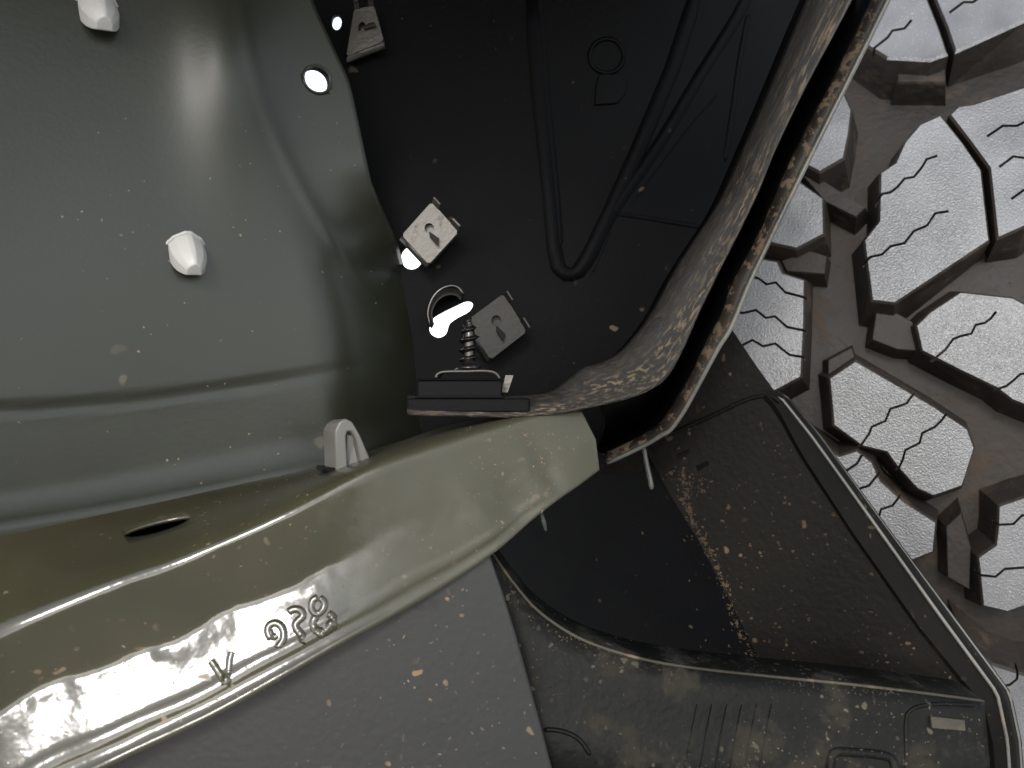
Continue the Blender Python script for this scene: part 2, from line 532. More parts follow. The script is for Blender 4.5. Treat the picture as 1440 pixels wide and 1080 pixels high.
# ------------------------------------------------------------------ wheel arch liner (black panel in the middle)
LIN_PLANE = plane3((480, 50, .303), (480, 600, .300), (1060, 200, .318))
def LP(px, py, off=0.0):
    """point on the liner: nearly flat sheet, bowed back to the right, rolling forward at the top"""
    d = LIN_PLANE(px, py)
    return P(px, py, d + off)
liner = empty('wheel_arch_liner', LP(760, 640), 'black ribbed plastic wheel arch liner between fender and tyre', 'liner')
KID = [(605, 468), (606, 452), (618, 442), (640, 431), (656, 424), (665, 427), (660, 438), (644, 447), (632, 456), (627, 470), (616, 475)]
holes = [circ(579, 363, 15, 20, 1.1),
         [tuple(q) for q in [catmull(KID + KID[:3], (1 + k / 3) / (len(KID) + 2)) for k in range(len(KID) * 3)]],
         circ(474, 33, 7, 14, 1.6), circ(512, 50, 8, 14, 1.5)]
outer = [(424, -110), (560, -110), (760, -110), (960, -110), (1160, -110), (1180, -60), (1140, 60), (1085, 200), (1030, 330), (985, 430), (945, 500), (915, 545), (905, 600), (880, 650), (780, 660), (660, 660), (560, 660), (560, 500), (545, 380), (520, 300), (496, 200), (470, 112), (438, 30)]
V, F = fill(outer, holes, LP)
pan = mk('panel', V, F, M['black'], liner)
solid(pan, 0.0022, 0.0)
def rib(pix, r, name='rib', m='black', off=0.0):
    off = -0.0011 + r * 0.62
    tube(name, [LP(x, y, off) for x, y in smooth_path(pix, 20)], r, M[m], pan, 8)
rib([(742, -60), (756, 130), (770, 260), (779, 360), (788, 382), (800, 388), (815, 380), (835, 345), (870, 270), (905, 190), (950, 80), (985, -40)], 0.0042)
rib([(754, -60), (768, 130), (781, 260), (787, 350)], 0.0018)
rib([(832, 350), (870, 285), (925, 205), (985, 105), (1035, 25), (1060, -30)], 0.0032)
rib([(884, 292), (920, 245), (965, 185), (1012, 130)], 0.0007)
rib([(833, 384), (846, 352), (858, 326)], 0.0008)
rib([(855, 300), (900, 306), (960, 316), (1010, 325)], 0.0014)
rib([(1052, 20), (1040, 80), (1030, 150), (1018, 230)], 0.0016)
tube('boss_ring', [LP(x, y, -0.0010) for x, y in circ(853, 79, 24, 30) + circ(853, 79, 24, 30)[:2]], 0.0010, M['black'], pan, 6, taper=False)
# shallow pad under the boss
V, F = fill([(842, 105), (882, 105), (880, 132), (868, 146), (836, 148), (838, 122)], [], lambda x, y: LP(x, y, -0.0016))
bevel(solid(mk('raised_pad', V, F, M['black'], pan), 0.0012, 0.0), 0.0004)
# curled lip around the kidney shaped opening
tube('opening_rim', [LP(x, y, -0.0010) for x, y in smooth_path([(606, 460), (602, 440), (608, 420), (620, 407), (634, 402), (645, 405), (652, 415)], 24)], 0.0008, M['screw'], pan, 8)
V = []; op = smooth_path([(606, 462), (603, 440), (609, 421), (621, 408), (634, 404), (645, 407), (651, 415)], 20)
for x, y in op: V += [LP(x, y, -0.001), LP(x + (632 - x) * 0.1, y + (440 - y) * 0.25, -0.012)]
solid(mk('opening_hood', V, [(2 * k, 2 * k + 2, 2 * k + 3, 2 * k + 1) for k in range(19)], M['zinc_dull'], pan, smooth=True), 0.0006)

# ------------------------------------------------------------------ sheet metal clip nuts
def clip_nut(quad, d, label, thick=0.0006, zn='zinc'):
    """folded spring-steel nut: front leaf with hole and slit, rear leaf, two ears"""
    q = [P(x, y, d) for x, y in quad]
    n = Vector((0, -1, 0))
    cen = sum(q, Vector()) / 4
    t = empty('clip_nut', q[2], label, 'clip', 'folded metal clip nuts on the liner edge')
    def bil(u, v): return (q[0] * (1 - u) + q[1] * u) * (1 - v) + (q[3] * (1 - u) + q[2] * u) * v
    # front leaf with a round hole
    def fn(u, v): return bil(u, v)
    outl = [(0.06, 0), (0.94, 0), (1, 0.06), (1, 0.94), (0.94, 1), (0.06, 1), (0, 0.94), (0, 0.06)]
    hole = [(0.40 + 0.13 * math.cos(2 * math.pi * k / 16), 0.44 + 0.11 * math.sin(2 * math.pi * k / 16)) for k in range(16)]
    slit = [(0.56, 0.47), (0.74, 0.43), (0.76, 0.47), (0.57, 0.52)]
    V, F = fill(outl, [hole, slit], fn)
    solid(mk('front_leaf', V, F, M[zn], t), thick, 0)
    # rear leaf and the fold
    V = [fn(u, v) - n * 0.0030 for u, v in outl]
    solid(mk('rear_leaf', V, [tuple(range(8))], M[zn], t), thick, 0)
    V = []
    for k in range(9):
        a_ = math.pi * k / 8
        for u in (0.02, 0.5, 0.98):
            c = bil(u, 1.0) - n * 0.0015
            dv = (bil(u, 1.0) - bil(u, 0.0)).normalized()
            V.append(c + n * 0.0015 * math.cos(a_) + dv * 0.0015 * math.sin(a_))
    solid(mk('fold', V, grid_faces(9, 3), M[zn], t, smooth=True), thick, 0)
    # ears standing up at the open end
    du = (bil(1, 0) - bil(0, 0)).normalized(); dv = (bil(0, 1) - bil(0, 0)).normalized()
    for u0, u1 in ((0.02, 0.26), (0.72, 0.98)):
        A = bil(u0, 0); B = bil(u1, 0)
        V = [A, B, B - dv * 0.0012 + n * 0.0022, B - dv * 0.0014 + n * 0.0042, A - dv * 0.0014 + n * 0.0036, A - dv * 0.0012 + n * 0.0022]
        solid(mk('ear', V, [(0, 1, 2, 5), (5, 2, 3, 4)], M[zn], t), thick, 0)
    # raised tongue beside the hole
    c = bil(0.66, 0.5)
    V = [c + n * 0.0008 - du * 0.0028, c + n * 0.0008 + du * 0.0016 - dv * 0.001, c + n * 0.0028 + du * 0.0030 + dv * 0.0010, c + n * 0.0018 - du * 0.0012 + dv * 0.0010]
    solid(mk('thread_tongue', V, [(0, 1, 2, 3)], M[zn], t), thick, 0)
    return t
clip_nut([(607, 284), (645, 326), (603, 372), (565, 331)], 0.292, 'shiny metal clip nut with open hole above the kidney shaped gap')
clip_nut([(708, 413), (741, 466), (690, 506), (655, 452)], 0.296, 'dull grey metal clip nut just right of the upright screw', zn='zinc_dull')
clip_nut([(498, 14), (526, 8), (540, 58), (487, 80)], 0.296, 'small metal clip nut at top edge of the photo with bright holes')

# ------------------------------------------------------------------ flange bar of the flare (swept channel)
bar = empty('flare_bracket', P(640, 580, 0.245), 'mud streaked curved plastic flare bracket running down to the screw', 'bracket')
A = [(1170, -60), (1143, 0), (1089, 128), (1050, 218), (1019, 284), (979, 345), (954, 385), (921, 445), (882, 493), (852, 512), (825, 520), (804, 536), (778, 554), (740, 560), (690, 561), (640, 561), (573, 560)]
B = [(1222, -60), (1194, 0), (1132, 117), (1089, 206), (1062, 272), (1028, 342), (1008, 381), (979, 441), (957, 491), (935, 529), (905, 549), (872, 560), (828, 570), (785, 578), (735, 583), (680, 583), (573, 580)]
NB = 90
dA = [.222, .225, .230, .233, .236, .238, .238, .238, .238, .239, .240, .241, .242, .243, .243, .243, .243]
Ap = smooth_path([(*p, d) for p, d in zip(A, dA)], NB)
Bp = smooth_path([(*p, d - 0.010) for p, d in zip(B, dA)], NB)
V = []; webA = []; webB = []
for k in range(NB):
    a = P(*Ap[k]); b = P(*Bp[k])
    nn = Vector((0, -1, 0))
    row = [a + Vector((-0.0006, 0.004, 0)), a + Vector((0, 0.0010, 0))]
    webA += [a + Vector((-0.0004, 0.0035, 0)), a + Vector((-0.001, 0.018, 0))]
    webB += [b + Vector((0.0001, 0.0025, 0)), b + Vector((0.0004, 0.010, 0)), b + Vector((0.0006, 0.024, 0))]
    for f in (0.06, 0.2, 0.4, 0.6, 0.8, 0.94):
        row.append(a.lerp(b, f) + nn * 0.0028 * math.sin(math.pi * f) * min(1, (NB - k) / 30))
    row += [b + Vector((0, 0.0008, 0)), b + Vector((0.0003, 0.003, 0))]
    V += row
nv = len(row)
fl = mk('flange', V, grid_faces(NB, nv), M['flange'], bar, smooth=True, fix=False)
uvl = fl.data.uv_layers.new(name='UVMap')
for lp in fl.data.loops:
    vi = lp.vertex_index; uvl.data[lp.index].uv = ((vi % nv) / nv, (vi // nv) / NB)
solid(fl, 0.0008, 1.0)
solid(mk('flange_web', webA, grid_faces(NB, 2), M['black'], bar, smooth=True, fix=False), 0.0008, 1.0)
solid(mk('flange_web', webB, grid_faces(NB, 3), M['black'], bar, smooth=True, fix=False), 0.0008, 1.0)
bar_bvh = BVHTree.FromPolygons(V, grid_faces(NB, nv))
Dd = [(1275, -60), (1248, 0), (1190, 117), (1132, 233), (1081, 338), (1052, 400), (1027, 460), (1008, 491), (979, 545), (960, 579), (942, 604), (929, 612), (904, 627), (853, 651)]
Cc = [(1258, -60), (1231, 0), (1178, 105), (1112, 233), (1073, 323), (1034, 397), (1018, 440), (992, 491), (967, 541), (951, 567), (934, 593), (922, 604), (897, 618), (850, 640)]
dD = [.236, .238, .242, .246, .250, .252, .254, .256, .260, .263, .266, .268, .272, .276]
Cp = smooth_path([(*p, d) for p, d in zip(Cc, dD)], 70); Dp = smooth_path([(*p, d - 0.002) for p, d in zip(Dd, dD)], 70)
V = []; Vi = []
for k in range(70):
    c = P(*Cp[k]); d_ = P(*Dp[k])
    Vi += [c + Vector((-0.002, 0.028, 0)), c + Vector((-0.0004, 0.0022, 0))]
    V += [c + Vector((-0.0003, 0.002, 0)), c, c.lerp(d_, 0.5) + Vector((0, -0.0006, 0)), d_, d_ + Vector((0.0002, 0.0015, 0)), d_ + Vector((0.001, 0.02, 0))]
solid(mk('outer_rim', V, grid_faces(70, 6), M['rim'], bar, smooth=True, fix=False), 0.0005, 1.0)
solid(mk('rim_web', Vi, grid_faces(70, 2), M['black'], bar, smooth=True, fix=False), 0.0005, 1.0)
tube('rim_edge', [P(x + 1.0, y, d - 0.0008) for x, y, d in Dp], 0.0008, M['edge'], bar, 6)
# floor of the channel between flange and rim
V = []
B2 = smooth_path([(*p, d) for p, d in zip(B[:12], dA[:12])], 70)
for k in range(70):
    b = P(*B2[k]); c = P(*Cp[k])
    V += [b + Vector((-0.004, 0.018, 0)), b.lerp(c, 0.5) + Vector((0, 0.026, 0)), c + Vector((0.0, 0.022, 0))]
solid(mk('channel_floor', V, grid_faces(70, 3), M['black'], bar, smooth=True, fix=False), 0.001, 1.0)

# end tab under the spacer
def box_px(name, x0, x1, y0, y1, d0, d1, m, parent, bw=0.0005, skew=0.0):
    a = P(x0, y0, d0); b = P(x1, y1, d0)
    z0, z1 = b.z, a.z
    V = [(a.x, d0, z0), (b.x, d0, z0), (b.x + skew, d1, z0), (a.x + skew, d1, z0), (a.x, d0, z1), (b.x, d0, z1), (b.x + skew, d1, z1), (a.x + skew, d1, z1)]
    F = [(0, 3, 2, 1), (4, 5, 6, 7), (0, 1, 5, 4), (1, 2, 6, 5), (2, 3, 7, 6), (3, 0, 4, 7)]
    return bevel(mk(name, V, F, m, parent), bw, 2)
box_px('end_tab', 572, 745, 560.5, 580, 0.2325, 0.262, M['gloss_black'], bar)

spacer = empty('spacer_block', P(646, 560, 0.246), 'flat glossy black spacer block under the upright screw', 'spacer')
box_px('block', 587, 706, 535.2, 559.8, 0.2345, 0.262, M['gloss_black'], spacer, 0.0004)
box_px('base_edge', 583, 708, 556.5, 559.9, 0.2338, 0.2626, M['gloss_black'], spacer, 0.0002)
box_px('block_cover', 587.6, 705.4, 532, 535.0, 0.2348, 0.2616, M['gloss_black'], spacer, 0.0003)
# small upright tongue beside it
V = [P(705, 552, .247), P(714, 552, .247), P(722, 528, .2475), P(711, 528, .2475)]
solid(mk('side_tongue', V, [(0, 1, 2, 3)], M['zinc'], spacer), 0.0007)

# flat clip on top of the spacer
clip = empty('flat_spring_clip', P(655, 532, 0.248), 'flat dark spring clip round the foot of the screw', 'clip')
V = []
ptsc = smooth_path([(614, 531, .248), (617, 525, .248), (628, 521.5, .248), (660, 521, .248), (684, 520.5, .248), (697, 523, .248), (703, 529, .248), (704, 532, .248)], 24)
for x, y, d in ptsc:
    V += [P(x, y, d) + Vector((0, -0.0065, 0)), P(x, y, d) + Vector((0, 0.006, 0))]
solid(mk('spring_leaf', V, [(2 * k, 2 * k + 2, 2 * k + 3, 2 * k + 1) for k in range(23)], M['zinc'], clip, smooth=True), 0.0007)
V = []
for k in range(24):
    q = 2 * math.pi * k / 24
    V += [P(660, 521, .247) + Vector((math.cos(q) * 0.0050, math.sin(q) * 0.0050, 0)), P(660, 515, .247) + Vector((math.cos(q) * 0.0030, math.sin(q) * 0.0030, 0))]
mk('collar', V, [(2 * k, (2 * k + 2) % 48, (2 * k + 3) % 48, 2 * k + 1) for k in range(24)] + [tuple(2 * k + 1 for k in range(24))], M['screw'], clip, smooth=True)

# ------------------------------------------------------------------ screw
sb = P(660, 521, 0.247)
screw = empty('self_tapping_screw', sb, 'dark coarse threaded screw standing point up on the black spacer', 'screw')
pxm = 0.247 / FPX
Hs = 76 * pxm
V = []; F = []
turn = 24; pitch = 13.5 * pxm; nt_ = int(Hs / pitch * turn)
ns = 24
# shank + helical thread as one lofted skin: radius depends on angle and height
rows = 150
for i in range(rows):
    z = Hs * i / (rows - 1)
    tip = max(0.0, (z / Hs - 0.62) / 0.38)
    core = 8.5 * pxm * (1 - 0.93 * tip ** 1.5)
    for k in range(ns):
        q = 2 * math.pi * k / ns
        ph = (z / pitch - q / (2 * math.pi)) % 1.0
        th = max(0.0, 1 - abs(ph - 0.5) / 0.26) * 7.0 * pxm * (1 - 0.75 * tip)
        rr = core + th
        V.append(sb + Vector((math.cos(q) * rr, math.sin(q) * rr, z)))
for i in range(rows - 1):
    for k in range(ns):
        F.append((i * ns + k, i * ns + (k + 1) % ns, (i + 1) * ns + (k + 1) % ns, (i + 1) * ns + k))
F.append(tuple((rows - 1) * ns + k for k in range(ns)))
mk('threaded_shank', V, F, M['screw'], screw, smooth=True, fix=False)
V = []
for r_, z in ((0.0, 0.0004), (0.0036, 0.0004), (0.0038, 0.0010), (0.0026, 0.0016), (0.0019, 0.0030)):
    for k in range(24):
        q = 2 * math.pi * k / 24
        V.append(sb + Vector((math.cos(q) * r_, math.sin(q) * r_, z)))
F = [(i * 24 + k, i * 24 + (k + 1) % 24, (i + 1) * 24 + (k + 1) % 24, (i + 1) * 24 + k) for i in range(4) for k in range(24)]
mk('washer_foot', V, F, M['screw'], screw, smooth=True)

# ------------------------------------------------------------------ plastic retainer clips
def wedge_clip(base, axis, side, w_, h_, t_, m, label):
    """solid tapering nylon nose with a ridge down its front"""
    Z = Vector(axis).normalized(); Y = Vector(side); Y = (Y - Z * Y.dot(Z)).normalized(); X = Y.cross(Z)
    t = empty('retainer_clip', base, label, 'clip', 'plastic retainer clips in the fender')
    sec = [(-.50, .42), (-.50, -.05), (-.34, -.30), (-.06, -.50), (.10, -.50), (.38, -.26), (.50, 0.0), (.50, .42)]
    V = []; zs = [(0, .94, .94), (.10, 1, 1), (.42, .98, 1), (.70, .80, .90), (.88, .58, .72), (1.0, .40, .50)]
    for z, kx, ky in zs:
        for x, y in sec:
            V.append(base + X * (x * w_ * kx + 0.06 * w_ * z) + Y * (-y * t_ * ky) + Z * z * h_)
    n_ = len(sec)
    F = [(i * n_ + k, i * n_ + (k + 1) % n_, (i + 1) * n_ + (k + 1) % n_, (i + 1) * n_ + k) for i in range(len(zs) - 1) for k in range(n_)]
    F += [tuple(range(n_)), tuple((len(zs) - 1) * n_ + k for k in range(n_))]
    o = mk('nose', V, F, m, t, smooth=True)
    md = o.modifiers.new('bevel', 'BEVEL'); md.width = 0.0011; md.segments = 4; md.limit_method = 'ANGLE'; md.angle_limit = R(14)
    md = o.modifiers.new('soft', 'SUBSURF'); md.levels = 1; md.render_levels = 1
    V = []
    for z in (-0.0004, 0.0007):
        for x, y in sec:
            V.append(base + X * x * w_ * 1.10 + Y * (-y * t_ * 1.10) + Z * z)
    bevel(mk('collar', V, [(k, (k + 1) % n_, n_ + (k + 1) % n_, n_ + k) for k in range(n_)] + [tuple(range(n_))[::-1], tuple(range(n_, 2 * n_))], m, t), 0.0003, 2, 20)
    return t
for bx_, by_, lab in ((262, 343, 'white nylon retainer clip low in the middle of the green skin'), (137, 4, 'white nylon retainer clip cut by the top edge of the photo')):
    p, n = on(skin_bvh, bx_, by_)
    wedge_clip(p - n * 0.0006, n * 0.55 + Vector((0.05, 0, -0.62)), Vector((0.45, -0.8, 0.35)), 0.0104, 0.0122, 0.0088, M['white'], lab)
# split clip standing on the shelf
p, n = on(lip_bvh, 484, 656)
arch = empty('retainer_clip', p, 'grey split retainer clip standing on the lip shelf', 'clip', 'plastic retainer clips in the fender')
dcl_ = p.y - 0.0015
outl = [(473, 664), (471, 606), (477, 593), (486, 588), (496, 593), (507, 612), (522, 647), (508, 654), (501, 617), (495, 607), (489, 607), (487, 613), (490, 664)]
fr = [P(x, y, dcl_ + 0.00006 * (x - 471)) for x, y in outl]
bk = [q + Vector((-0.0050, 0.0065, -0.0006 if 2 <= i <= 5 else 0.0)) for i, q in enumerate(fr)]
nn_ = len(fr)
o = mk('split_body', fr + bk, [tuple(range(nn_)), tuple(range(nn_, 2 * nn_))[::-1]] + [(k, (k + 1) % nn_, nn_ + (k + 1) % nn_, nn_ + k) for k in range(nn_)], M['grey_nylon'], arch)
bevel(o, 0.0013, 4, 20); shade_auto(o, 30)
o = mk('web', [P(487, 662, dcl_ + .003), P(509, 655, dcl_ + .004), P(501, 615, dcl_ + .004), P(488, 611, dcl_ + .003)] + [P(487, 662, dcl_ + .003) + Vector((-.001, .0015, 0)), P(509, 655, dcl_ + .004) + Vector((-.001, .0015, 0)), P(501, 615, dcl_ + .004) + Vector((-.001, .0015, 0)), P(488, 611, dcl_ + .003) + Vector((-.001, .0015, 0))],
       [(0, 1, 2, 3), (7, 6, 5, 4), (0, 4, 5, 1), (1, 5, 6, 2), (2, 6, 7, 3), (3, 7, 4, 0)], M['grey_nylon'], arch)
box_px('foot', 455, 523, 658, 665, dcl_ + 0.0005, dcl_ + 0.0085, M['gloss_black'], arch, 0.0004, -0.004)

# ------------------------------------------------------------------ flare: dark inner plates and dusty lower cover
flare = empty('fender_flare', P(1000, 1080, 0.25), 'dirty black plastic fender flare with cut out beside the tyre', 'flare')
dmain = plane3((700, 700, .330), (1400, 1000, .262), (1090, 560, .292))
V, F = fill([(800, 560), (900, 500), (1000, 450), (1022, 452), (1034, 470), (1062, 512), (1098, 562), (1080, 600), (1000, 620), (900, 665), (800, 670)], [], lambda x, y: P(x, y, plane3((800, 560, .315), (1090, 560, .296), (1000, 450, .300))(x, y)))
bevel(solid(mk('upper_plate', V, F, M['black_dirty'], flare), 0.002, 1.0), 0.0005)
inner = [(1075, 557), (1092, 575), (1128, 640), (1200, 750), (1295, 885), (1380, 990), (1392, 1040), (1400, 1150)]
crease = [(905, 628), (942, 695), (985, 765), (1018, 830), (1050, 890), (1080, 955), (1110, 1150)]
V, F = fill([(905, 628), (960, 603), (1000, 585), (1045, 564)] + inner + crease[:0:-1],
            [[(950, 640), (968, 632), (972, 638), (954, 646)], [(978, 656), (995, 647), (998, 653), (982, 663)]],
            lambda x, y: P(x, y, dmain(x, y)))
V2, F2 = V, F
plate = solid(mk('main_plate', V, F, M['black_dirty'], flare), 0.0022, 1.0)
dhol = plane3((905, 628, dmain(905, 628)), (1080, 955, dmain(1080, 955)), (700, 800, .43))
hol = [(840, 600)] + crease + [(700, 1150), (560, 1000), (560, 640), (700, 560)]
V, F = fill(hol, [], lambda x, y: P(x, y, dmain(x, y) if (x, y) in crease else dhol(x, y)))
solid(mk('hollow_side', V, F, M['black'], flare), 0.0022, 1.0)  # shade of the hollow put into the colour: blacker than the main plate
V = V2 + V; F = F2 + [tuple(k + len(V2) for k in f) for f in F]
main_bvh = BVHTree.FromPolygons(V, F)
edge = [(1088, 556), (1100, 562), (1140, 612), (1222, 726), (1322, 866), (1402, 975), (1416, 1040), (1424, 1150)]
V = []
for (a, b) in zip(resample(inner, 40), resample(edge, 40)):
    pa = P(a[0] - 3, a[1] + 2, dmain(*a) - 0.0003); pb = P(*b, dmain(*b) + 0.004)
    V += [pa, pa.lerp(pb, 0.5), pb]
solid(mk('edge_facet', V, grid_faces(40, 3), M['black_dirty'], flare, smooth=False, fix=False), 0.002, 1.0)
tube('edge_bead', [P(*b, dmain(*b) + 0.0015) for b in resample(edge, 50)], 0.0006, M['edge'], plate, 8)
edge2 = [(1094, 552), (1106, 560), (1150, 612), (1234, 728), (1334, 862), (1418, 975), (1432, 1040), (1440, 1150)]
tube('back_bead', [P(*b, dmain(*b) + 0.010) for b in resample(edge2, 50)], 0.0007, M['edge'], plate, 8)
V = []
for (a, b) in zip(resample(edge, 40), resample(edge2, 40)):
    V += [P(*a, dmain(*a) + 0.004), P(*b, dmain(*b) + 0.012)]
solid(mk('edge_return', V, grid_faces(40, 2), M['black_dirty'], flare, smooth=True, fix=False), 0.001, 1.0)
# seam lip along the upper joint and the little upright web
tube('seam_bead', [P(x, y, dmain(x, y) - 0.0006) for x, y in smooth_path([(880, 640), (905, 628), (960, 603), (1005, 583), (1045, 564), (1070, 557), (1086, 558), (1096, 566)], 30)], 0.0007, M['black_dirty'], plate, 6)
tube('upright_web', [P(x, y, dmain(x, y) - 0.001) for x, y in smooth_path([(905, 628), (909, 650), (914, 672), (917, 688)], 10)], 0.0010, M['edge'], plate, 6)
tube('thin_rod', [P(x, y, 0.31) for x, y in ((762, 722), (765, 734), (768, 746))], 0.0009, M['edge'], flare, 6)

dcov = plane3((690, 775, .246), (1384, 986, .236), (700, 1080, .226))
cov_edge = smooth_path([(640, 700), (690, 775), (722, 820), (760, 862), (820, 900), (900, 926), (980, 940), (1080, 951), (1200, 963), (1300, 975), (1384, 986)], 60)
V = []
for x, y in cov_edge:
    p0 = P(x, y, dcov(x, y))
    V += [p0 + Vector((0, 0.016, 0.0004)), p0 + Vector((0, 0.0012, 0.0004)), p0]
    for f in (0.03, 0.12, 0.25, 0.5, 1.0):
        yy = y + (1160 - y) * f
        xx = x + (16 * f if x > 1300 else 0)
        bulge = -0.0012 * math.exp(-((f - 0.12) / 0.08) ** 2)
        V.append(P(xx, yy, dcov(xx, yy) - 0.0008 + bulge))
cvF = grid_faces(60, 8)
cov = mk('lower_cover', V, cvF, M['cover_dirty'], flare, smooth=True, fix=False)
solid(cov, 0.0018, 1.0)
cov_bvh = BVHTree.FromPolygons(V, cvF)
def cov_pt(x, y, off=0.0):
    p, n = on(cov_bvh, x, y)
    return p + n * off if p is not None else P(x, y, dcov(x, y) - off)
tube('cover_edge_bead', [P(x, y, dcov(x, y) - 0.0002) for x, y in cov_edge[6:]], 0.0005, M['rim_dust'], cov, 6)
# moulded details at the lower right
tube('pocket_bead', [cov_pt(x, y) for x, y in smooth_path([(1274, 1110), (1274, 1060), (1274, 1012), (1282, 998), (1300, 992), (1330, 990), (1370, 992)], 24)], 0.0006, M['cover_dirty'], cov, 6)
V = [cov_pt(x, y, 0.0012) for x, y in ((1306, 1006), (1354, 1011), (1355, 1028), (1308, 1024))]
bevel(solid(mk('raised_pad', V, [(0, 1, 2, 3)], M['rim_dust'], cov), 0.0012), 0.0003)
tube('moulded_ring', [cov_pt(x, y) for x, y in smooth_path([(1166, 1110), (1168, 1070), (1176, 1058), (1200, 1058), (1240, 1062), (1256, 1072), (1258, 1110)], 24)], 0.0013, M['cover_dirty'], cov, 8)
tube('moulded_arc', [cov_pt(x, y) for x, y in smooth_path([(765, 1026), (790, 1028), (815, 1040), (830, 1062)], 14)], 0.0007, M['cover_dirty'], cov, 6)
for x0 in range(976, 1082, 21):
    tube('hatch_rib', [cov_pt(x0 + 4, 990), cov_pt(x0 - 6, 1040), cov_pt(x0 - 16, 1100)], 0.00020, M['cover_dirty'], cov, 5)

# ------------------------------------------------------------------ grey outer cladding at the bottom
clad = empty('lower_cladding', P(500, 1080, 0.22), 'flat grey cladding panel with mud specks under the olive tinted lip', 'panel')
dcl = plane3((690, 786, .228), (778, 1090, .222), (0, 1150, .2))
V, F = fill([(640, 700), (668, 740), (690, 786), (706, 832), (724, 890), (742, 955), (760, 1020), (778, 1090), (794, 1160), (-60, 1300), (-100, 1150)], [], lambda x, y: P(x, y, dcl(x, y)))
pl = mk('cladding_sheet', V, F, M['grey_panel'], clad)
bevel(solid(pl, 0.0022, 1.0), 0.0007, 3)
clad_bvh = BVHTree.FromPolygons(V, F)
V, F = fill([(598, 1024), (652, 1008), (664, 1160), (612, 1160)], [], lambda x, y: P(x, y, dcl(x, y) - 0.0004))
bevel(solid(mk('pressed_pad', V, F, M['grey_panel'], clad), 0.0006, 1.0), 0.0003)

# ------------------------------------------------------------------ tyre
RT = 0.42
ax_dir = Vector((0.945, -0.327, 0.0)).normalized()
tc0 = P(1250, 640, 0.335)                       # a point on the tread surface
ncen = Vector((-0.327, -0.945, 0.0)).normalized() # outward normal there
axis_pt = tc0 - ncen * RT
def T(px, py, h=0.0):
    """ray through a photo pixel meets the tread cylinder (radius + h)"""
    d = ray(px, py); o = EYE - axis_pt
    dp = d - ax_dir * d.dot(ax_dir); op_ = o - ax_dir * o.dot(ax_dir)
    a_ = dp.dot(dp); b_ = 2 * dp.dot(op_); c_ = op_.dot(op_) - (RT + h) ** 2
    disc = max(0, b_ * b_ - 4 * a_ * c_)
    t_ = (-b_ - math.sqrt(disc)) / (2 * a_)
    return EYE + d * t_
def Tn(p):
    q = p - axis_pt; q -= ax_dir * q.dot(ax_dir)
    return q.normalized()
tyre = empty('tyre', axis_pt - Vector((0, 0, RT)), 'dusty all terrain tyre with chunky siped tread blocks', 'tyre')
DEP = 0.018
# carcass between the blocks
V = []
for i in range(73):
    a_ = R(-62 + 124 * i / 72)
    rad = ncen * math.cos(a_) + Vector((0, 0, 1)) * math.sin(a_)
    for j in range(25):
        x = -0.12 + 0.24 * j / 24
        rr = RT - DEP - 0.012 * max(0, (abs(x) - 0.10) / 0.02) ** 2
        V.append(axis_pt + ax_dir * x + rad * rr)
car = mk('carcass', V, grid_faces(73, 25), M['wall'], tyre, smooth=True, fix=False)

def offset_poly(poly, d):
    n = len(poly); res = []
    area = sum(poly[i][0] * poly[(i + 1) % n][1] - poly[(i + 1) % n][0] * poly[i][1] for i in range(n))
    s = 1 if area > 0 else -1
    for i in range(n):
        p0, p1, p2 = poly[i - 1], poly[i], poly[(i + 1) % n]
        e1 = Vector((p1[0] - p0[0], p1[1] - p0[1])).normalized(); e2 = Vector((p2[0] - p1[0], p2[1] - p1[1])).normalized()
        n1 = Vector((e1.y, -e1.x)) * s; n2 = Vector((e2.y, -e2.x)) * s
        m_ = n1 + n2
        if m_.length < 1e-6: m_ = n1
        m_.normalize()
        k = d / max(0.45, m_.dot(n1))
        res.append((p1[0] + m_.x * k, p1[1] + m_.y * k))
    return res

def wiggle_sipe(pix, half=1.8):
    n = len(pix); L_ = []; R_ = []
    for i in range(n):
        a_ = pix[max(i - 1, 0)]; b_ = pix[min(i + 1, n - 1)]
        t_ = Vector((b_[0] - a_[0], b_[1] - a_[1])).normalized(); nn = Vector((-t_.y, t_.x))
        L_.append((pix[i][0] + nn.x * half, pix[i][1] + nn.y * half)); R_.append((pix[i][0] - nn.x * half, pix[i][1] - nn.y * half))
    return L_, R_

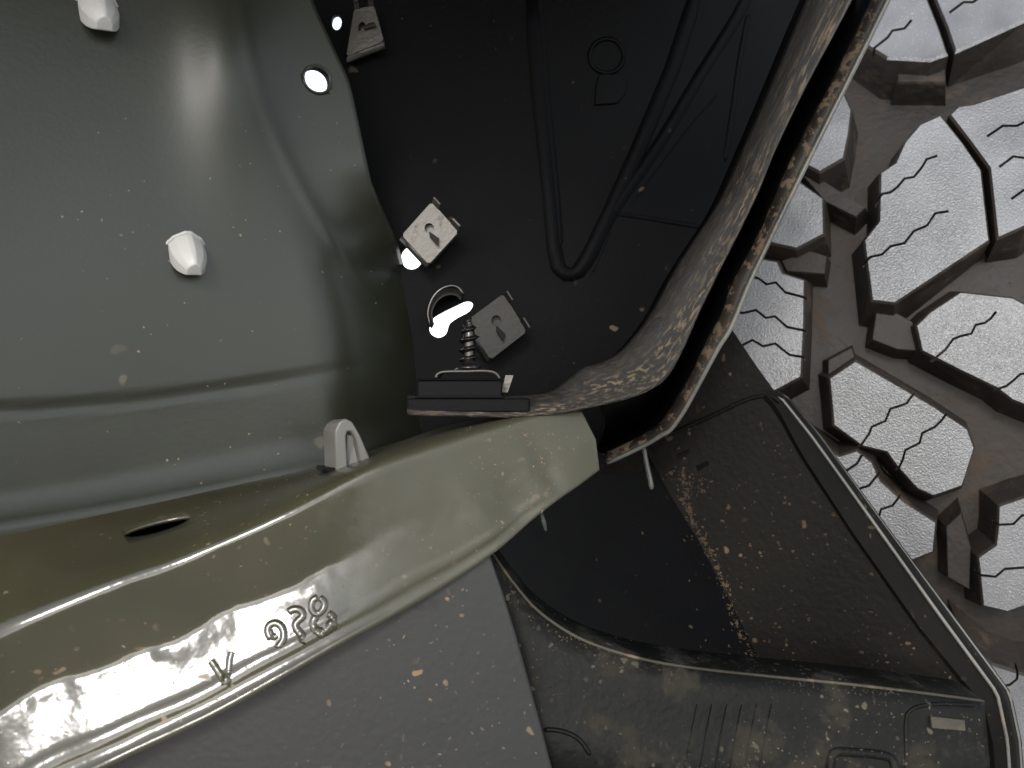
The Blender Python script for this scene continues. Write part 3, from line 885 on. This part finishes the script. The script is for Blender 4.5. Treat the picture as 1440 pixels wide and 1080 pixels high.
def tread_block(poly, sipes=(), top=0.0, name='tread_block', draft=13.0, chamfer=3.0, steep=()):
    # outline in photo pixels -> points on the tread -> real block with drafted walls
    n = len(poly)
    if top == 0.0:
        go = offset_poly(poly, 2.0)
        poly = [poly[i] if i in steep else go[i] for i in range(n)]
    cx = sum(p[0] for p in poly) / n; cy = sum(p[1] for p in poly) / n
    c0_ = T(min(cx, 1440), max(cy, 0), top); nb = Tn(c0_)
    def Q(x, y):                                # flat worn top of this block
        d_ = ray(x, y)
        return EYE + d_ * ((c0_ - EYE).dot(nb) / d_.dot(nb))
    base_top = [Q(x, y) for x, y in poly]
    ins = [Q(x, y) for x, y in offset_poly(poly, -chamfer)]
    lowp = offset_poly(poly, draft); lows = offset_poly(poly, 0.8)
    low = [Q(*(lows[i] if i in steep else lowp[i])) for i in range(n)]
    V = []
    V += [p for p in ins]
    V += [p - nb * 0.0010 for p in base_top]
    V += [p - nb * (DEP + top + 0.002) for p in low]
    F = [tuple(range(n))]
    for r_ in range(2):
        F += [(r_ * n + k, r_ * n + (k + 1) % n, (r_ + 1) * n + (k + 1) % n, (r_ + 1) * n + k) for k in range(n)]
    F.append(tuple(range(2 * n, 3 * n))[::-1])
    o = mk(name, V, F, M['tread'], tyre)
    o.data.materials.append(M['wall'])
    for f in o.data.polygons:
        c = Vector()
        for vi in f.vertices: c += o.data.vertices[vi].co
        if f.normal.dot(Tn(tyre.location + c / len(f.vertices))) < 0.80: f.material_index = 1  # tops and chamfers keep the paler colour that paints sheen and bright rims
    if name == 'tie_bar':
        for f in o.data.polygons: f.material_index = 1
    if sipes:
        V = []; F = []
        for s_ in sipes:
            L_, R_ = wiggle_sipe(s_)
            b0 = len(V); m_ = len(s_)
            for lst, hh in ((L_, 0.003), (R_, 0.003), (L_, None), (R_, None)):
                for x, y in lst:
                    p_ = Q(x, y)
                    V.append(p_ + nb * (0.003 if hh else -0.0055))
            for k in range(m_ - 1):
                F += [(b0 + k, b0 + k + 1, b0 + m_ + k + 1, b0 + m_ + k), (b0 + 2 * m_ + k, b0 + 3 * m_ + k, b0 + 3 * m_ + k + 1, b0 + 2 * m_ + k + 1),
                      (b0 + k, b0 + 2 * m_ + k, b0 + 2 * m_ + k + 1, b0 + k + 1), (b0 + m_ + k, b0 + m_ + k + 1, b0 + 3 * m_ + k + 1, b0 + 3 * m_ + k)]
            F += [(b0, b0 + m_, b0 + 3 * m_, b0 + 2 * m_), (b0 + m_ - 1, b0 + 3 * m_ - 1, b0 + 4 * m_ - 1, b0 + 2 * m_ - 1)]
        c = mk('cutter', V, F, M['wall'], tyre)
        cut(o, [c])
    return o

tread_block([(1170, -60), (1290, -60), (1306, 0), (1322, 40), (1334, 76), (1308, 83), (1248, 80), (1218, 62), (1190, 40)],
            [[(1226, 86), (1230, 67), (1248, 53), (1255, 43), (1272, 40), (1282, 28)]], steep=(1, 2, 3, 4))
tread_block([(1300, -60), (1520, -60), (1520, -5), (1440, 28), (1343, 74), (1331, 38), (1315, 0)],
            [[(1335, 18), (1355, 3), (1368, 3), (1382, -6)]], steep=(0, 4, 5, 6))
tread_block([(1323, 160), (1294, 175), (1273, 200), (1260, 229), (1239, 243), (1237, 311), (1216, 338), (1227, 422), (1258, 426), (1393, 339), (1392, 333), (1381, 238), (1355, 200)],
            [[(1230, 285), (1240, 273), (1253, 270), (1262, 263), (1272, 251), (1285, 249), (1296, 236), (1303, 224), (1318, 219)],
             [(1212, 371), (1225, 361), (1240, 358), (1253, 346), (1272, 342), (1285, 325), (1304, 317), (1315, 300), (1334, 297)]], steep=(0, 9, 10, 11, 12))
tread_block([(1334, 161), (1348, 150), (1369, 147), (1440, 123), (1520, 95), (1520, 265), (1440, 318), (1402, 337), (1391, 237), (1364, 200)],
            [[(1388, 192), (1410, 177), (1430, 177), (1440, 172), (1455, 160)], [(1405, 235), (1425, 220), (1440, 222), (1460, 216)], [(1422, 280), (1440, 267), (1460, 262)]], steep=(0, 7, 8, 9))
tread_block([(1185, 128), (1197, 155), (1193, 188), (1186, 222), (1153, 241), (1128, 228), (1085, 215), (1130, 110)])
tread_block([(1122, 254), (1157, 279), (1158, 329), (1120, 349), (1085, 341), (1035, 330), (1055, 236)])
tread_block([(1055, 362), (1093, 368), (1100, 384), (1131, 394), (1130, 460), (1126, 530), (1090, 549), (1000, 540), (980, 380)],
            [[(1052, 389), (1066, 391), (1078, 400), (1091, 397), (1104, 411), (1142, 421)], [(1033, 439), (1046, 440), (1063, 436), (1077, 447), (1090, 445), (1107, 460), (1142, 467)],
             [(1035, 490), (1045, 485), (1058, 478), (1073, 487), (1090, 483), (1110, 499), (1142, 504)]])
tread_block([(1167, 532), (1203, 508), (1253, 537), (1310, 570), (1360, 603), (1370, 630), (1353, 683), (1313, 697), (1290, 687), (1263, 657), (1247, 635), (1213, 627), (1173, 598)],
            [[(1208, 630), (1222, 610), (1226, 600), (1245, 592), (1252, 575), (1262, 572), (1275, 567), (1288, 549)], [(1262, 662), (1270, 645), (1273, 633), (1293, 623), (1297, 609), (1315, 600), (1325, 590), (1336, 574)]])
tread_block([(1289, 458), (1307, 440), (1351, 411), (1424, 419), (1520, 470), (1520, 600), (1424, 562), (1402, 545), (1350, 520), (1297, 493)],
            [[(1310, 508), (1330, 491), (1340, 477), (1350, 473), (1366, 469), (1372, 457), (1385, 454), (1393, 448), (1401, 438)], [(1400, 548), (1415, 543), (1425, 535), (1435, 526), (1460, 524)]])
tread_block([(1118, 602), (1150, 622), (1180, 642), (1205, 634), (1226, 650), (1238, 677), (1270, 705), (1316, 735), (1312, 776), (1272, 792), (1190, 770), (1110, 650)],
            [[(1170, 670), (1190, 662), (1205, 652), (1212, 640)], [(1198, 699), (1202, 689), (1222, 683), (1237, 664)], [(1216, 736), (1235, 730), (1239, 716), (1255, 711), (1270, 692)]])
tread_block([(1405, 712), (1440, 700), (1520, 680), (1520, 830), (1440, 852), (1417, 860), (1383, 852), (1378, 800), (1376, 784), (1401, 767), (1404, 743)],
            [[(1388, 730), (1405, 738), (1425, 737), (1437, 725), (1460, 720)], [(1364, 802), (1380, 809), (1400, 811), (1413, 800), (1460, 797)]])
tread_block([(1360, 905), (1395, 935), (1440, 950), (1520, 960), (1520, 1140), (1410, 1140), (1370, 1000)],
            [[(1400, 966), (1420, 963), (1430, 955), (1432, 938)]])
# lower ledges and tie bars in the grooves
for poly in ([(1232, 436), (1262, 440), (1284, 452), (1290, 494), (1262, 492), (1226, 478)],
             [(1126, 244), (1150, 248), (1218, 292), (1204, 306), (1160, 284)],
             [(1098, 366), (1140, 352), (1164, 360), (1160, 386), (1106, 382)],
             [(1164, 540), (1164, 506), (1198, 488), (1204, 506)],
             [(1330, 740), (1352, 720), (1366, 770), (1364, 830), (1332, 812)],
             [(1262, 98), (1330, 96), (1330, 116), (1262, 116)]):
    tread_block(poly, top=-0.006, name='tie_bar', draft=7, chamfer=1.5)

# ------------------------------------------------------------------ dried mud flecks (stuff)
def flecks(name, host, pts, smin, smax, seed, m='mud'):
    rnd = random.Random(seed)
    V = []; F = []
    for p, n in pts:
        s = rnd.uniform(smin, smax) * rnd.choice((0.5, 0.7, 1, 1, 1.3))
        a_ = n.orthogonal().normalized(); b_ = n.cross(a_)
        th = rnd.uniform(0, 6.28); el = rnd.uniform(0.14, 1.0)
        a2 = a_ * math.cos(th) + b_ * math.sin(th); b2 = n.cross(a2)
        k0 = len(V); K = 7
        for k in range(K):
            q = 2 * math.pi * k / K; r_ = s * rnd.uniform(0.55, 1.15)
            V.append(p + a2 * math.cos(q) * r_ + b2 * math.sin(q) * r_ * el - n * 0.00005)
        for k in range(K):
            v = V[k0 + k]
            V.append(p + (v - p) * rnd.uniform(0.4, 0.8) + n * s * rnd.uniform(0.12, 0.35))
        for k in range(K):
            F.append((k0 + k, k0 + (k + 1) % K, k0 + K + (k + 1) % K, k0 + K + k))
        F.append(tuple(k0 + K + k for k in range(K)))
    if V:
        o = mk(name, V, F, M[m], host, smooth=False, fix=False)
        o['kind'] = 'stuff'
def scatter(bvh, region, n, seed, dens=None):
    rnd = random.Random(seed); res = []
    for _ in range(n * 6):
        if len(res) >= n: break
        x = rnd.uniform(region[0], region[2]); y = rnd.uniform(region[1], region[3])
        if dens and rnd.random() > dens(x, y): continue
        p, nn = on(bvh, x, y)
        if p is not None: res.append((p, nn))
    return res
def along(bvh, path, n, spread, seed):
    rnd = random.Random(seed); res = []
    for _ in range(n):
        x, y = catmull(path, rnd.random())[:2]
        p, nn = on(bvh, x + rnd.gauss(0, spread), y + rnd.gauss(0, spread))
        if p is not None: res.append((p, nn))
    return res
flecks('dried_mud', fender, scatter(lip_bvh, (380, 560, 850, 900), 380, 1, lambda x, y: min(1, max(0.05, (x - 350) / 400))), 0.00009, 0.00036, 11, 'mud_light')
flecks('dried_mud_trail', fender, along(lip_bvh, [(640, 600), (690, 612), (730, 600), (745, 625), (765, 665), (772, 690)], 110, 4, 2), 0.00012, 0.0004, 12, 'mud_light')
flecks('dust_specks', fender, scatter(skin_bvh, (20, 150, 540, 680), 110, 3), 0.0002, 0.00055, 13, 'mud_light')
flecks('dried_mud', flare, scatter(main_bvh, (860, 570, 1400, 960), 260, 4, lambda x, y: 0.25 + 0.75 * (x > 960)), 0.0002, 0.0009, 14)
flecks('dried_mud_trail', flare, along(main_bvh, [(955, 655), (965, 690), (968, 720), (990, 760), (1015, 810), (1030, 860), (1050, 905), (1075, 945)], 600, 4, 5), 0.00010, 0.0006, 15)
flecks('mud_smear', flare, along(main_bvh, [(955, 655), (965, 690), (968, 720), (990, 760), (1015, 810), (1030, 860), (1050, 905), (1075, 945)], 70, 4, 25), 0.0005, 0.0014, 35)
flecks('mud_clump', flare, along(main_bvh, [(940, 668), (965, 672), (985, 680), (970, 692)], 80, 7, 6), 0.0002, 0.0009, 16)
flecks('dust_specks', flare, scatter(cov_bvh, (740, 850, 1380, 1078), 260, 7, lambda x, y: 1.0 if x < 1080 else 0.15), 0.00012, 0.0004, 17)
flecks('dried_mud', clad, scatter(clad_bvh, (220, 800, 770, 1078), 240, 8), 0.00009, 0.00040, 18)
flecks('dried_mud', bar, scatter(bar_bvh, (800, 0, 1190, 570), 420, 9), 0.00018, 0.0007, 19, 'mud_light')

car_bvh = BVHTree.FromPolygons([tyre.location + v.co for v in car.data.vertices], [tuple(p.vertices) for p in car.data.polygons])
flecks('groove_grit', tyre, scatter(car_bvh, (1030, 0, 1440, 1080), 420, 21), 0.0002, 0.0011, 31)
flecks('rim_dust', flare, along(cov_bvh, [(700, 800), (760, 872), (820, 908), (900, 935), (980, 950), (1080, 960), (1200, 970), (1300, 982)], 500, 8, 22), 0.00008, 0.0004, 32)
lin_v = [LP(x, y, -0.0012) for x, y in ((440, -20), (1150, -20), (900, 640), (560, 640))]
lin_bvh = BVHTree.FromPolygons(lin_v, [(0, 1, 2, 3)])
flecks('liner_dust', liner, scatter(lin_bvh, (490, 0, 1000, 520), 150, 41, lambda x, y: 1.0 if x < 1130 - 0.5 * y else 0.0), 0.00010, 0.00035, 42)
